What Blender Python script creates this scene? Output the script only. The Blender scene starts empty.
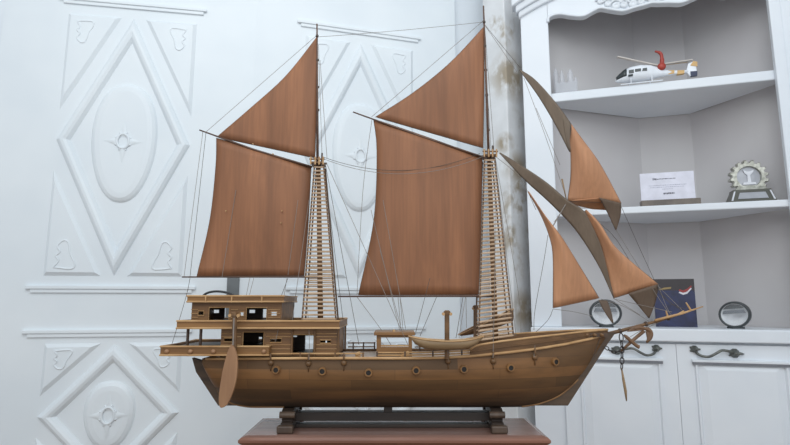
import bpy, math, random
from mathutils import Vector as V, Matrix
random.seed(7)
S = bpy.context.scene
COL = S.collection
# ------------------------------------------------------------------ camera
F = 530.0; PT = math.atan(.15); CAM = V((0, -1.06, 1.0))
cd = bpy.data.cameras.new('camera'); co = bpy.data.objects.new('camera', cd); COL.objects.link(co)
cd.sensor_width = 36; cd.lens = F/790*36; cd.clip_start = .02
co.location = CAM; co.rotation_euler = (math.pi/2+PT, 0, 0); S.camera = co
def ray(px, py):
    a = px-395; b = 222.5-py
    return V((a, F*math.cos(PT)-b*math.sin(PT), F*math.sin(PT)+b*math.cos(PT)))
def P(px, py, Y=0.0):                     # a point seen at px,py standing at depth Y
    d = ray(px, py); return CAM+d*((Y-CAM.y)/d.y)
def gp(px, D): return V(((px-395)/(F/math.cos(PT))*D, D-1.06))
class Frame:                              # upright plane: u along, v up, w away from the room
    def __init__(s, A, B):
        s.A = A; s.d = (B-A).normalized(); s.n = V((-s.d.y, s.d.x))
    def __call__(s, u, v, w=0):
        q = s.A+s.d*u+s.n*w; return V((q.x, q.y, v))
    def uv(s, px, py, w=0):
        d = ray(px, py); a = s.A+s.n*w
        t = ((a.x-CAM.x)*s.n.x+(a.y-CAM.y)*s.n.y)/(d.x*s.n.x+d.y*s.n.y)
        p = CAM+d*t; return ((p.x-s.A.x)*s.d.x+(p.y-s.A.y)*s.d.y, p.z)
# ------------------------------------------------------------------ materials
def lin(c): return tuple(((x/255)/12.92 if x/255 <= .04045 else ((x/255+.055)/1.055)**2.4) for x in c)+(1,)
def newmat(name, rough=.5, metal=0):
    m = bpy.data.materials.new(name); m.use_nodes = True; nt = m.node_tree
    b = nt.nodes['Principled BSDF']; b.inputs['Roughness'].default_value = rough; b.inputs['Metallic'].default_value = metal
    return m, nt, b
def mixc(nt, fac, a, b):
    n = nt.nodes.new('ShaderNodeMix'); n.data_type = 'RGBA'
    nt.links.new(fac, n.inputs[0])
    for i, c in ((6, a), (7, b)):
        if hasattr(c, 'links'): nt.links.new(c, n.inputs[i])
        else: n.inputs[i].default_value = c
    return n.outputs[2]
def coords(nt, scale=(1, 1, 1)):
    tc = nt.nodes.new('ShaderNodeTexCoord'); mp = nt.nodes.new('ShaderNodeMapping')
    mp.inputs['Scale'].default_value = scale; nt.links.new(tc.outputs['Object'], mp.inputs['Vector']); return mp.outputs[0]
def noise(nt, vec, scale, detail=3, lo=.35, hi=.65):
    n = nt.nodes.new('ShaderNodeTexNoise'); n.inputs['Scale'].default_value = scale; n.inputs['Detail'].default_value = detail
    nt.links.new(vec, n.inputs['Vector'])
    r = nt.nodes.new('ShaderNodeMapRange'); r.inputs[1].default_value = lo; r.inputs[2].default_value = hi
    nt.links.new(n.outputs['Fac'], r.inputs[0]); return r.outputs[0]
def wood(name, c1, c2, stretch=(4, 60, 60), rough=.5, bump=0):
    m, nt, b = newmat(name, rough); v = coords(nt, stretch)
    c = mixc(nt, noise(nt, v, 1.0, 4), lin(c1), lin(c2)); nt.links.new(c, b.inputs['Base Color']); return m
def plain(name, c, rough=.5, metal=0, c2=None, sc=30):
    m, nt, b = newmat(name, rough, metal)
    c2 = c2 or tuple(min(255, x*1.06) for x in c)
    nt.links.new(mixc(nt, noise(nt, coords(nt), sc, 2), lin(c), lin(c2)), b.inputs['Base Color']); return m
M = {}
M['door'] = plain('white_door_paint', (226, 233, 238), .45, 0, (232, 238, 242), 4)
M['wall'] = plain('white_wall_paint', (224, 230, 236), .7, 0, (230, 236, 241), 3)
M['cab'] = plain('white_cabinet_paint', (226, 231, 237), .4, 0, (232, 236, 241), 5)
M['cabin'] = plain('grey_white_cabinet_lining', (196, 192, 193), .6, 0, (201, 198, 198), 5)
M['ledge_shade'] = plain('ledge_shade_grey', (116, 118, 124), .6)  # grey for the shade line painted under the cabinet door ledges
M['floor'] = wood('floor_boards', (130, 105, 85), (150, 125, 100), (3, 20, 20), .4)
M['hullw'] = None
M['rud'] = wood('rudder_wood', (144, 106, 76), (164, 124, 90), (60, 60, 6), .5)
M['shr'] = wood('shroud_wood', (84, 62, 44), (108, 82, 60), (60, 60, 9), .6)
M['rung'] = wood('pale_rung_wood', (176, 148, 120), (202, 174, 146), (30, 60, 60), .6)
M['cwall'] = wood('cabin_wall_wood', (100, 69, 40), (128, 91, 54), (6, 90, 90), .5)
M['keel'] = wood('keel_wood', (72, 56, 42), (90, 70, 52), (6, 90, 90), .5)
M['wood'] = wood('model_wood', (114, 79, 44), (146, 105, 60), (6, 90, 90), .5)
M['woodv'] = wood('model_wood_upright_grain', (110, 78, 44), (138, 100, 58), (90, 90, 6), .5)
M['tan'] = wood('pale_turned_wood', (172, 132, 88), (200, 162, 116), (20, 90, 90), .5)
M['mid'] = wood('mid_brown_wood', (94, 67, 41), (120, 87, 54), (6, 90, 90), .5)
M['dark'] = wood('dark_brown_wood', (62, 46, 36), (82, 62, 48), (6, 90, 90), .5)
M['spar'] = wood('dark_spar_wood', (80, 58, 48), (104, 76, 60), (6, 90, 90), .5)
M['boat'] = wood('olive_boat_wood', (128, 104, 74), (150, 124, 92), (8, 90, 90), .5)
M['rope'] = plain('grey_rigging_cord', (134, 126, 120), .8)
M['drope'] = plain('dark_rigging_cord', (84, 76, 70), .8)
M['black'] = plain('black_recess', (30, 25, 22), .7)
M['iron'] = plain('dark_iron', (70, 66, 66), .45, .6)
M['table'] = wood('red_brown_table_wood', (124, 94, 84), (146, 112, 100), (5, 40, 40), .22)
M['tedge'] = wood('red_brown_table_edge', (118, 78, 62), (136, 92, 74), (5, 60, 60), .3)
M['stand'] = wood('stand_dark_wood', (42, 33, 28), (56, 44, 36), (6, 60, 60), .5)
M['standf'] = wood('stand_foot_wood', (70, 55, 45), (90, 72, 58), (60, 60, 6), .5)
M['anchor'] = wood('brown_anchor_wood', (104, 76, 54), (124, 92, 66), (40, 40, 40), .5)
M['pewter'] = plain('aged_pewter_handle', (92, 94, 92), .4, .4, (118, 120, 114), 60)
M['plate'] = plain('grey_handle_plate', (108, 112, 114), .5, .3)
M['lever'] = plain('black_lever', (38, 40, 44), .3)
def sailmat(name, c1, c2):
    m, nt, b = newmat(name, .65)
    v = coords(nt, (26, 26, 2.2)); v2 = coords(nt, (220, 220, 9))
    c = mixc(nt, noise(nt, v, 1, 3, .3, .7), lin(c1), lin(c2))
    f2 = nt.nodes.new('ShaderNodeMath'); f2.operation = 'MULTIPLY'; f2.inputs[1].default_value = .3
    nt.links.new(noise(nt, v2, 1, 2), f2.inputs[0])
    c = mixc(nt, f2.outputs[0], c, lin(tuple(x*.86 for x in c1))); nt.links.new(c, b.inputs['Base Color']); return m
M['sail'] = sailmat('brown_veneer_sail', (128, 85, 58), (158, 106, 72))
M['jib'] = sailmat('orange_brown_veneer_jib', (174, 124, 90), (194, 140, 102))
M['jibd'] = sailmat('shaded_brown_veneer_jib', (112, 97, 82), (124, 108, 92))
M['flap'] = sailmat('dark_brown_veneer_flap', (92, 74, 60), (102, 84, 68))
def hullmat():
    m, nt, b = newmat('planked_hull', .6)
    tc = nt.nodes.new('ShaderNodeTexCoord'); sp = nt.nodes.new('ShaderNodeSeparateXYZ'); nt.links.new(tc.outputs['Object'], sp.inputs[0])
    cb = nt.nodes.new('ShaderNodeCombineXYZ'); nt.links.new(sp.outputs[0], cb.inputs[0]); nt.links.new(sp.outputs[2], cb.inputs[1])
    br = nt.nodes.new('ShaderNodeTexBrick'); nt.links.new(cb.outputs[0], br.inputs['Vector'])
    br.inputs['Scale'].default_value = 1; br.inputs['Brick Width'].default_value = .19; br.inputs['Row Height'].default_value = .019
    br.inputs['Mortar Size'].default_value = .00035; br.inputs['Mortar Smooth'].default_value = .6; br.offset = .41
    br.inputs['Color1'].default_value = lin((132, 92, 53)); br.inputs['Color2'].default_value = lin((90, 65, 38)); br.inputs['Mortar'].default_value = lin((74, 54, 36))
    c = mixc(nt, noise(nt, coords(nt, (9, 60, 90)), 1, 4, .4, 1.1), br.outputs['Color'], lin((78, 56, 34)))
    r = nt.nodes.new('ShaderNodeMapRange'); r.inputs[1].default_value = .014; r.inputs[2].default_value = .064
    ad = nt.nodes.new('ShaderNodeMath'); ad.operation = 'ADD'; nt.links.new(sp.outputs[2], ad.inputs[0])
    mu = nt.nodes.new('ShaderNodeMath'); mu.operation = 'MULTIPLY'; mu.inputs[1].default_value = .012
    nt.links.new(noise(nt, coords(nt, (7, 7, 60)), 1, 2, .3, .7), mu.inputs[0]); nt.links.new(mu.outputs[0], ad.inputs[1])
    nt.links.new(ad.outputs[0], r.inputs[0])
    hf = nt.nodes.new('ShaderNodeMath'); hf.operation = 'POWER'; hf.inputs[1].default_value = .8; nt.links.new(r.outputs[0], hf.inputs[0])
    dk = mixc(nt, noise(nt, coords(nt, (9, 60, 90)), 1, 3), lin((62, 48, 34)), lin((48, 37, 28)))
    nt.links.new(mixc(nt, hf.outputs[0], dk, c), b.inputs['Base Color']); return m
M['hullw'] = hullmat()
def pillarmat():
    m, nt, b = newmat('worn_pillar_paint', .8)
    f = noise(nt, coords(nt, (7, 7, 4)), 1, 8, .55, .66)
    f2 = noise(nt, coords(nt, (30, 30, 26)), 1, 6, .40, .60)
    mu = nt.nodes.new('ShaderNodeMath'); mu.operation = 'MULTIPLY'; nt.links.new(f, mu.inputs[0]); nt.links.new(f2, mu.inputs[1])
    base = mixc(nt, noise(nt, coords(nt, (8, 8, 8)), 1, 6), lin((214, 215, 216)), lin((230, 232, 234)))
    fac = mu.outputs[0]; tc = nt.nodes.new('ShaderNodeTexCoord')
    for q, rad in (((.475, .96, 1.90), .12), ((.49, .97, 1.52), .085), ((.49, .97, .97), .09), ((.43, .96, 1.62), .05)):   # larger stains
        d = nt.nodes.new('ShaderNodeVectorMath'); d.operation = 'DISTANCE'; d.inputs[1].default_value = q; nt.links.new(tc.outputs['Object'], d.inputs[0])
        mr = nt.nodes.new('ShaderNodeMapRange'); mr.inputs[1].default_value = rad; mr.inputs[2].default_value = rad*.35; nt.links.new(d.outputs['Value'], mr.inputs[0])
        m2 = nt.nodes.new('ShaderNodeMath'); m2.operation = 'MULTIPLY'; nt.links.new(mr.outputs[0], m2.inputs[0])
        nt.links.new(noise(nt, coords(nt, (26, 26, 18)), 1, 6, .30, .52), m2.inputs[1])
        mx = nt.nodes.new('ShaderNodeMath'); mx.operation = 'MAXIMUM'; nt.links.new(fac, mx.inputs[0]); nt.links.new(m2.outputs[0], mx.inputs[1]); fac = mx.outputs[0]
    nt.links.new(mixc(nt, fac, base, lin((168, 156, 138))), b.inputs['Base Color']); return m
M['pillar'] = pillarmat()
def glassmat(name, c, rough=.05, alpha=.35):
    m, nt, b = newmat(name, rough); b.inputs['Base Color'].default_value = lin(c); b.inputs['Alpha'].default_value = alpha
    nt.links.new(mixc(nt, noise(nt, coords(nt), 20, 2), lin(c), lin(tuple(x*.97 for x in c))), b.inputs['Base Color']); return m
# ------------------------------------------------------------------ object helpers
OFF = {}
def mk(name, verts, faces, mat, parent=None, origin=None, smooth=False, bevel=0):
    o0 = OFF[parent] if parent else V(origin if origin is not None else (0, 0, 0))
    me = bpy.data.meshes.new(name); me.from_pydata([tuple(V(v)-o0) for v in verts], [], faces); me.validate(); me.update()
    import bmesh
    bm = bmesh.new(); bm.from_mesh(me); bmesh.ops.recalc_face_normals(bm, faces=bm.faces)
    bm.to_mesh(me); bm.free()
    o = bpy.data.objects.new(name, me); COL.objects.link(o)
    if parent: o.parent = parent
    else: o.location = o0
    OFF[o] = o0
    me.materials.append(M[mat] if isinstance(mat, str) else mat)
    if smooth:
        for p in me.polygons: p.use_smooth = True
    if bevel:
        b = o.modifiers.new('bevel', 'BEVEL'); b.width = bevel; b.segments = 2; b.limit_method = 'ANGLE'
    return o
def tag(o, label, cat, group=None):
    o['label'] = label; o['category'] = cat
    if group: o['group'] = group
    return o
def thing(name, loc, label, cat, group=None):
    o = bpy.data.objects.new(name, None); COL.objects.link(o); o.location = loc; o.empty_display_size = .05
    OFF[o] = V(loc); return tag(o, label, cat, group)
def struct(o): o['kind'] = 'structure'; return o
class G:                                   # geometry collector
    def __init__(s): s.v = []; s.f = []
    def add(s, v, f):
        n = len(s.v); s.v += [V(x) for x in v]; s.f += [tuple(i+n for i in q) for q in f]; return s
    def hexa(s, a, b):                     # two quads (same winding) bridged
        return s.add(list(a)+list(b), [(3, 2, 1, 0), (4, 5, 6, 7), (0, 1, 5, 4), (1, 2, 6, 5), (2, 3, 7, 6), (3, 0, 4, 7)])
    def box(s, p, q):
        x0, y0, z0 = p; x1, y1, z1 = q
        return s.hexa([(x0, y0, z0), (x1, y0, z0), (x1, y0, z1), (x0, y0, z1)], [(x0, y1, z0), (x1, y1, z0), (x1, y1, z1), (x0, y1, z1)])
    def fbox(s, fr, u0, v0, w0, u1, v1, w1):
        return s.hexa([fr(u0, v0, w0), fr(u1, v0, w0), fr(u1, v1, w0), fr(u0, v1, w0)], [fr(u0, v0, w1), fr(u1, v0, w1), fr(u1, v1, w1), fr(u0, v1, w1)])
    def tube(s, pts, r, n=6, closed=False):
        pts = [V(p) for p in pts]; m = len(pts); rs = r if isinstance(r, (list, tuple)) else [r]*m
        vs = []; up = None
        for i, p in enumerate(pts):
            if closed: t = pts[(i+1) % m]-pts[i-1]
            else: t = pts[min(i+1, m-1)]-pts[max(i-1, 0)]
            t.normalize()
            if up is None:
                up = V((0, 1, 0)) if abs(t.y) < .9 else V((1, 0, 0))
            a = t.cross(up).normalized(); b = a.cross(t).normalized(); up = b
            for k in range(n):
                th = 2*math.pi*k/n; vs.append(p+(a*math.cos(th)+b*math.sin(th))*rs[i])
        fs = []
        for i in range(m if closed else m-1):
            j = (i+1) % m
            for k in range(n): fs.append((i*n+k, i*n+(k+1) % n, j*n+(k+1) % n, j*n+k))
        if not closed: fs += [tuple(range(n))[::-1], tuple((m-1)*n+k for k in range(n))]
        return s.add(vs, fs)
    def loops(s, ls, cap0=False, cap1=True):
        n = len(ls[0]); fs = []
        for i in range(len(ls)-1):
            for k in range(n): fs.append((i*n+k, i*n+(k+1) % n, (i+1)*n+(k+1) % n, (i+1)*n+k))
        if cap0: fs.append(tuple(range(n))[::-1])
        if cap1: fs.append(tuple((len(ls)-1)*n+k for k in range(n)))
        return s.add([p for l in ls for p in l], fs)
    def prism(s, poly, d):                 # polygon swept along a vector
        d = V(d); return s.loops([[V(p) for p in poly], [V(p)+d for p in poly]], True, True)
    def lathe(s, c, axis, prof, n=20):     # prof: (along axis, radius)
        axis = V(axis).normalized(); a = axis.cross(V((0, 0, 1)) if abs(axis.z) < .9 else V((1, 0, 0))).normalized(); b = axis.cross(a)
        return s.loops([[V(c)+axis*h+(a*math.cos(2*math.pi*k/n)+b*math.sin(2*math.pi*k/n))*max(r, 1e-5) for k in range(n)] for h, r in prof], True, True)
    def mk(s, name, mat, parent=None, **k): return mk(name, s.v, s.f, mat, parent, **k)
def inset(poly, d):
    n = len(poly); out = []; ar = sum(poly[i][0]*poly[(i+1) % n][1]-poly[(i+1) % n][0]*poly[i][1] for i in range(n)); sg = 1 if ar > 0 else -1
    for i in range(n):
        p = V(poly[i]); e1 = (p-V(poly[i-1])).normalized(); e2 = (V(poly[(i+1) % n])-p).normalized()
        n1 = V((-e1.y, e1.x))*sg; n2 = V((-e2.y, e2.x))*sg; b = (n1+n2); b = b/max(b.length_squared, .05)*2
        out.append(p+b*d)
    return out
def lerp(a, b, t): return a+(b-a)*t
def interp(tab, x):
    if x <= tab[0][0]: return tab[0][1]
    for (a, b), (c, d) in zip(tab, tab[1:]):
        if x <= c: return b+(d-b)*(x-a)/(c-a)
    return tab[-1][1]
def smooth_path(pts, k=5):
    pts = [V(p) for p in pts]; out = []
    for i in range(len(pts)-1):
        p0 = pts[max(i-1, 0)]; p1 = pts[i]; p2 = pts[i+1]; p3 = pts[min(i+2, len(pts)-1)]
        for j in range(k):
            t = j/k; out.append(.5*((2*p1)+(p2-p0)*t+(2*p0-5*p1+4*p2-p3)*t*t+(3*p1-p0-3*p2+p3)*t**3))
    return out+[pts[-1]]
# ------------------------------------------------------------------ room shell and carved doors
A1 = gp(-3, 1.81); B1 = gp(245, 1.95); B2 = gp(457, 2.18)
L1 = Frame(A1, B1); L2 = Frame(B1, B2)
struct(G().box((-2.6, -2.6, -.05), (2.0, 2.2, 0)).mk('floor', 'floor'))
E_ = B2+(B2-B1).normalized()*2.0
WB = Frame(B2+V((0.002, 0)), E_)
struct(G().fbox(WB, .0, 0, .03, 1.95, 2.75, .13).mk('wall_back', 'wall'))
struct(G().fbox(L1, -1.3, 0, .03, -.085, 2.75, .13).mk('wall_left', 'wall'))
struct(G().box((1.62, -2.6, 0), (1.72, 1.75, 2.75)).mk('wall_right', 'wall'))
def oval(cu, cv, a, b, n=40, pw=.9):
    return [V((cu+a*(1+.10*math.sin(t))*math.copysign(abs(math.cos(t))**pw, math.cos(t)), cv+b*math.copysign(abs(math.sin(t))**1.0, math.sin(t)))) for t in [2*math.pi*k/n for k in range(n)]]
def leaf(fr, name, u0, u1, cu, ct):
    d = struct(G().fbox(fr, u0+.002, .01, 0, u1-.002, 2.45, .04).mk(name, 'door'))
    def raise_(poly, prof, nm, cap=True):
        ls = []
        for ins, h in prof: ls.append([fr(p[0], p[1], -h) for p in inset(poly, ins)])
        return G().loops(ls, False, cap).mk(nm, 'door', d)
    def bar(v, hw, nm='moulding'):
        g = G(); g.fbox(fr, cu-hw, v-.006, -.011, cu+hw, v+.006, 0); g.fbox(fr, cu-hw+.015, v-.019, -.007, cu+hw-.012, v-.006, 0); g.mk(nm, 'door', d, bevel=.002)
    def panel(cv, hv, hw, ov, ow, cu):
        dia = [V((cu, cv-hv)), V((cu+hw, cv)), V((cu, cv+hv)), V((cu-hw, cv))]
        raise_(dia, [(-.005, 0), (.0, .008), (.009, .015), (.018, .016), (.027, .012), (.034, .004), (.037, 0)], 'diamond_moulding', False)
        raise_(oval(cu, cv, ow, ov), [(0, 0), (.006, .008), (.016, .014), (.032, .016), (.06, .016)], 'oval_panel')
        g = G()
        for k in range(4):                 # flower: ring and four pointed petals
            a = math.pi/2*k; L = .066 if k % 2 == 0 else .082
            pet = [(.016, -.018), (.036, -.010), (L, 0), (.036, .010), (.016, .018)]
            ca, sa = math.cos(a), math.sin(a)
            pts = [(cu+x*ca-y*sa, cv+x*sa+y*ca) for x, y in pet]
            ctr = (cu+.03*ca, cv+.03*sa)
            g.add([fr(p[0], p[1], -.0165) for p in pts]+[fr(ctr[0], ctr[1], -.022)], [(i, (i+1) % 5, 5) for i in range(5)])
        g.tube([fr(cu+.020*math.cos(t), cv+.027*math.sin(t), -.018) for t in [2*math.pi*k/20 for k in range(20)]], .0052, 6, True)
        for k in range(8):
            t = math.pi/4*k+.39; g.tube([fr(cu+.026*math.cos(t), cv+.033*math.sin(t), -.015), fr(cu+.026*math.cos(t), cv+.033*math.sin(t), -.020)], [.006, .003], 6)
        g.mk('flower_carving', 'door', d, smooth=True)
        W = hw+.005; H = hv+.012
        for sx in (-1, 1):
            for sy in (-1, 1):
                g0 = .042
                tri = [V((cu+sx*W, cv+sy*H)), V((cu+sx*g0*1.0, cv+sy*H)), V((cu+sx*W, cv+sy*(g0*H/W+.02)))]
                raise_(tri, [(0, 0), (.012, .010), (.014, .010)], 'corner_panel')
                # carved ear shaped ridge in the corner
                sc = .043 if sy > 0 else .049
                ear = [(-.9, .8), (.7, .9), (.95, .55), (.5, -.1), (.2, -.9), (-.3, -1.0), (-.75, -.6), (-.45, -.25), (-.8, .05), (-.5, .35)]
                ex = cu+sx*(W-(.062 if sy > 0 else .066)); ey = cv+sy*(H-.07*min(1, hv/.4+.15))
                kv = 1.0 if hv > .3 else .72
                pts = [fr(ex-sx*-x*sc*.72*-1, ey+sy*y*sc*1.05*kv, -.0065) for x, y in ear]
                pts = [fr(ex-sx*x*sc*.72, ey+sy*y*sc*1.05*kv, -.0095) for x, y in ear]
                sp = smooth_path(pts+[pts[0]], 3)[:-1]
                G().tube(sp, .0034, 6, True).mk('ear_carving', 'door', d, smooth=True)
    bar(2.118, .262); bar(1.05, .276); bar(.90, .272); bar(.338, .27)
    panel(1.576, .474, .222, .224, .112, cu)
    panel(.622, .226, .217, .112, .082, cu+.02)
    return d
d1 = leaf(L1, 'door_1', -.083, .814, .361, 0)
d2 = leaf(L2, 'door_2', -.002, .845, .42, 0)
# door lever with its plate
u0, v0 = L1.uv(226.5, 296, -.004); u1, v1 = L1.uv(240, 268, -.004)
hp = G().fbox(L1, u0, v0-.12, -.007, u1, v1+.02, 0).mk('door_handle', 'plate', d1, bevel=.002)
pts = [L1(*L1.uv(x, y, -.045), -.045) for x, y in ((235, 296.5), (229, 293.3), (221, 291.6), (213, 291.6), (206, 293.6), (201, 298))]
c0 = pts[0]
G().tube(smooth_path([L1(*L1.uv(235, 297, -.006), -.006), L1(*L1.uv(235, 297, -.035), -.035)]+pts, 4), .0042, 8).mk('lever', 'lever', hp, smooth=True)
# pillar with worn paint
e = V((.443, .94)); l = V((-.072, .087)); r = V((.085, .0703))
pl = [e, e+r, e+r+l, e+l]
struct(G().loops([[V((p.x, p.y, z)) for p in pl] for z in (0, 2.75)], True, True).mk('trim_1', 'pillar', bevel=.004))
# ------------------------------------------------------------------ corner display cabinet
K = Frame(gp(531, 1.95), gp(790, 1.72))
def KU(px, py, w=0): return K.uv(px, py, w)
CW = .945; S1 = (1.757, 1.793); S2 = (1.313, 1.338); CT = (.870, .912)
def KZ(px, py, z):                          # point of the horizontal plane z, as u, w
    d = ray(px, py); t = (z-CAM.z)/d.z; p = CAM+d*t; q = V((p.x, p.y))-K.A
    return (q.x*K.d.x+q.y*K.d.y, q.x*K.n.x+q.y*K.n.y)
bend1 = KZ(638, 120, S1[0]); bend2 = KZ(691, 113, S1[0])
print('bends', bend1, bend2, KZ(563, 112, S1[0]), KZ(775, 82, S1[0]))
bw = max(.16, min(.5, (bend1[1]+bend2[1])/2)); b1u, b2u = bend1[0], bend2[0]
print('bw', bw, b1u, b2u)
cab = thing('display_cabinet', K(CW/2, 0, .0), 'white corner display cabinet with open shelves above two panelled doors', 'cabinet')
plan = [(.02, .02), (.02, .06), (b1u, bw), (b2u, bw), (CW-.02, .06), (CW-.02, .02)]
zt = 2.40
g = G()
for (a, b) in zip(plan, plan[1:]):
    for z0, z1 in ((CT[1], zt),):
        q = [K(a[0], z0, a[1]), K(b[0], z0, b[1]), K(b[0], z1, b[1]), K(a[0], z1, a[1])]
        o = K(0, 0, .015)-K(0, 0, 0); g.hexa(q, [p+o for p in q])
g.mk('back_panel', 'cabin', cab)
def slab(z0, z1, front, nm, mat='cab', bev=.004, ext=0):
    pl = [(front[0], front[2]), (front[1], front[2])]+[(min(max(u, front[0]), front[1]), w-.002) for u, w in plan[1:-1][::-1]]
    G().loops([[K(u, z, w) for u, w in pl] for z in (z0, z1)], True, True).mk(nm, mat, cab, bevel=bev)
slab(S1[0], S1[1], (.07, CW-.07, .022), 'shelf'); slab(S2[0], S2[1], (.07, CW-.07, .022), 'shelf')
slab(zt-.03, zt, (.0, CW, .0), 'top_board')
slab(CT[0], CT[1], (-.004, CW+.03, -.035), 'countertop')
G().fbox(K, 0, CT[1], 0, .104, zt-.03, .022).mk('stile', 'cab', cab, bevel=.003)
g = G().fbox(K, .84, CT[1], 0, .875, zt-.03, .022); g.fbox(K, .875, CT[1], .006, CW, zt-.03, .022); g.mk('stile', 'cab', cab, bevel=.003)
# scalloped apron
ap = [KU(*p) for p in ((546, 26), (547, 22), (551, 17.5), (560, 15.5), (571, 17), (583, 17.5), (592, 13), (600, 9.5), (611, 11), (623, 12.4), (634, 9.2), (646, 6))]
ap = [(max(p.x, .104), p.y) for p in smooth_path([V(q) for q in ap], 4)]; half = ap+[(.472, ap[-1][1]+.004)]
prof = half+[(.944-u, v) for u, v in ap[::-1]]
prof = [(min(u, .84), v) for u, v in prof]
N = len(prof)
gg = G(); vs = [K(u, v, 0) for u, v in prof]+[K(u, zt-.03, 0) for u, v in prof]
vs += [K(u, v, .02) for u, v in prof]+[K(u, zt-.03, .02) for u, v in prof]
fs = []
for i in range(N-1): fs += [(i, i+1, N+i+1, N+i), (2*N+i, 3*N+i, 3*N+i+1, 2*N+i+1), (i, 2*N+i, 2*N+i+1, i+1)]
gg.add(vs, fs); apron = gg.mk('apron', 'cab', cab)
g = G(); g.tube([K(u, v+.006, -.002) for u, v in prof[2:-2]], .006, 6); g.mk('bead', 'cab', apron, smooth=True)
g = G()
for i, (x, y, rr) in enumerate(((608, 4, 5), (616, 6, 6), (624, 5, 5), (633, 4, 6), (641, 2, 5), (652, -1, 6), (662, -3, 5), (672, -6, 6), (600, 2, 4))):
    u, v = KU(x, y); R_ = rr/536*1.8
    g.lathe(K(u, v, .001), K(0, 0, -1)-K(0, 0, 0), [(0, R_*.85), (.006, R_*.8), (.011, R_*.35), (.007, R_*.22)], 9)
    g.tube(smooth_path([K(u-R_*1.2, v+R_*.4, -.004), K(u, v+R_*1.0, -.008), K(u+R_*1.3, v+R_*.2, -.004)], 4), .004, 6)
g.mk('carving', 'cab', apron, smooth=True)
# crown moulding rising as an arch
u0, v0 = KU(519, 20)
for top_, h_, dep, ex in ((.0, .022, .012, .006), (.022, .026, .026, .016), (.048, .03, .045, .03)):
    ar = []
    for k in range(33):
        u = lerp(-ex, CW+ex, k/32); e_ = max(0, min(u, CW-u)+.03); ar.append((u, v0-.012+top_+.16*(1-math.exp(-e_/.26))))
    lo = [K(u, v, -dep) for u, v in ar]; hi = [K(u, v+h_, -dep-.006) for u, v in ar]
    lo2 = [K(u, v, .01) for u, v in ar]; hi2 = [K(u, v+h_, .01) for u, v in ar]
    G().loops([list(x) for x in zip(lo, hi, hi2, lo2)], True, True).mk('cornice', 'cab', cab, bevel=.004)
# base with two doors
g = G().loops([[K(u, z, w) for u, w in [(0, 0), (CW, 0)]+[(u, w+.01) for u, w in plan[1:-1][::-1]]] for z in (.0, CT[0])], True, True)
g.mk('base_carcass', 'cab', cab)
for a, b, pa, pb, hs in ((.104, .4616, .168, .399, 0), (.4624, .84, .525, .762, 1)):
    dr = G().fbox(K, a, .08, -.018, b, .862, 0).mk('cabinet_door', 'cab', cab, bevel=.0012)
    g = G(); q = [V((pa-.012, .12)), V((pb+.012, .12)), V((pb+.012, .816)), V((pa-.012, .816))]
    g.loops([[K(p[0], p[1], -.018-h) for p in inset(q, i)] for i, h in ((0, 0), (.001, .010), (.006, .010), (.010, .002), (.034, .009), (.04, .009))], False, True)
    g.mk('raised_panel', 'cab', dr)
    G().fbox(K, pa-.02, .806, -.032, pb+.02, .815, -.018).mk('ledge_moulding', 'cab', dr, bevel=.002)
    G().fbox(K, pa-.018, .798, -.0305, pb+.018, .8065, -.018).mk('ledge_shade', 'ledge_shade', dr)  # added strip, its dark colour stands for the shade under the ledge
    # scroll pull
    hv = .839; ha, hb = ((.516, .655) if hs else (.255, .402))
    pts = [(ha, hv+.004), (ha+.012, hv-.010), (ha+.035, hv-.014), (ha+.055, hv-.004), (ha+.075, hv+.007), (ha+.098, hv+.004), (hb-.02, hv-.006)]
    if not hs: pts = [(ha+hb-u, v) for u, v in pts]
    g = G().tube(smooth_path([K(u, v, -.018-.022*math.sin(math.pi*(i+.3)/7.0)) for i, (u, v) in enumerate(pts)], 4), .0042, 7)
    for (u, v, rr) in (((ha if hs else hb)-0, hv+.008, .012), ((hb-.024 if hs else ha+.024), hv-.002, .015)):
        g.lathe(K(u, v, -.018), K(0, 0, -1)-K(0, 0, 0), [(0, rr), (.006, rr*.95), (.012, rr*.5), (.02, rr*.45), (.026, rr*.2)], 10)
        for k in range(5):
            t = 2*math.pi*k/5; g.tube([K(u+rr*.6*math.cos(t), v+rr*.6*math.sin(t), -.022), K(u+rr*1.45*math.cos(t), v+rr*.9*math.sin(t), -.022)], [.005, .002], 6)
    ue = hb-.006 if hs else ha+.006
    g.tube([K(ue-.012 if hs else ue+.012, hv-.002, -.026), K(ue+.008 if hs else ue-.008, hv-.004, -.024)], [.006, .0015], 6)
    g.mk('handle', 'pewter', dr, smooth=True)
# ------------------------------------------------------------------ table
TZ = P(395, 437, -.08).z
XL, XR = P(238, 440, -.08).x, P(551, 440, -.08).x
tab = thing('display_table', (0, 0, 0), 'red-brown wooden table with moulded edge under the ship', 'table')
g = G(); prof = [(.012, -.0), (.004, -.002), (0, -.006), (0, -.010), (.004, -.014), (.012, -.02)]
g.loops([[V((XL+i, -.08+i, TZ+z)), V((XR-i, -.08+i, TZ+z)), V((XR-i, .085-i, TZ+z)), V((XL+i, .085-i, TZ+z))] for i, z in prof[::-1]], True, True)
top = g.mk('tabletop', 'table', tab)
top.data.materials.append(M['tedge'])
for p in top.data.polygons:
    if abs(p.normal.z) < .95: p.material_index = 1
g = G().box((XL+.03, -.06, TZ-.1), (XR-.03, -.045, TZ-.02)); g.box((XL+.03, .05, TZ-.1), (XR-.03, .065, TZ-.02)); g.box((XL+.03, -.045, TZ-.1), (XL+.045, .05, TZ-.02)); g.box((XR-.045, -.045, TZ-.1), (XR-.03, .05, TZ-.02)); g.mk('apron', 'tedge', tab)
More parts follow.
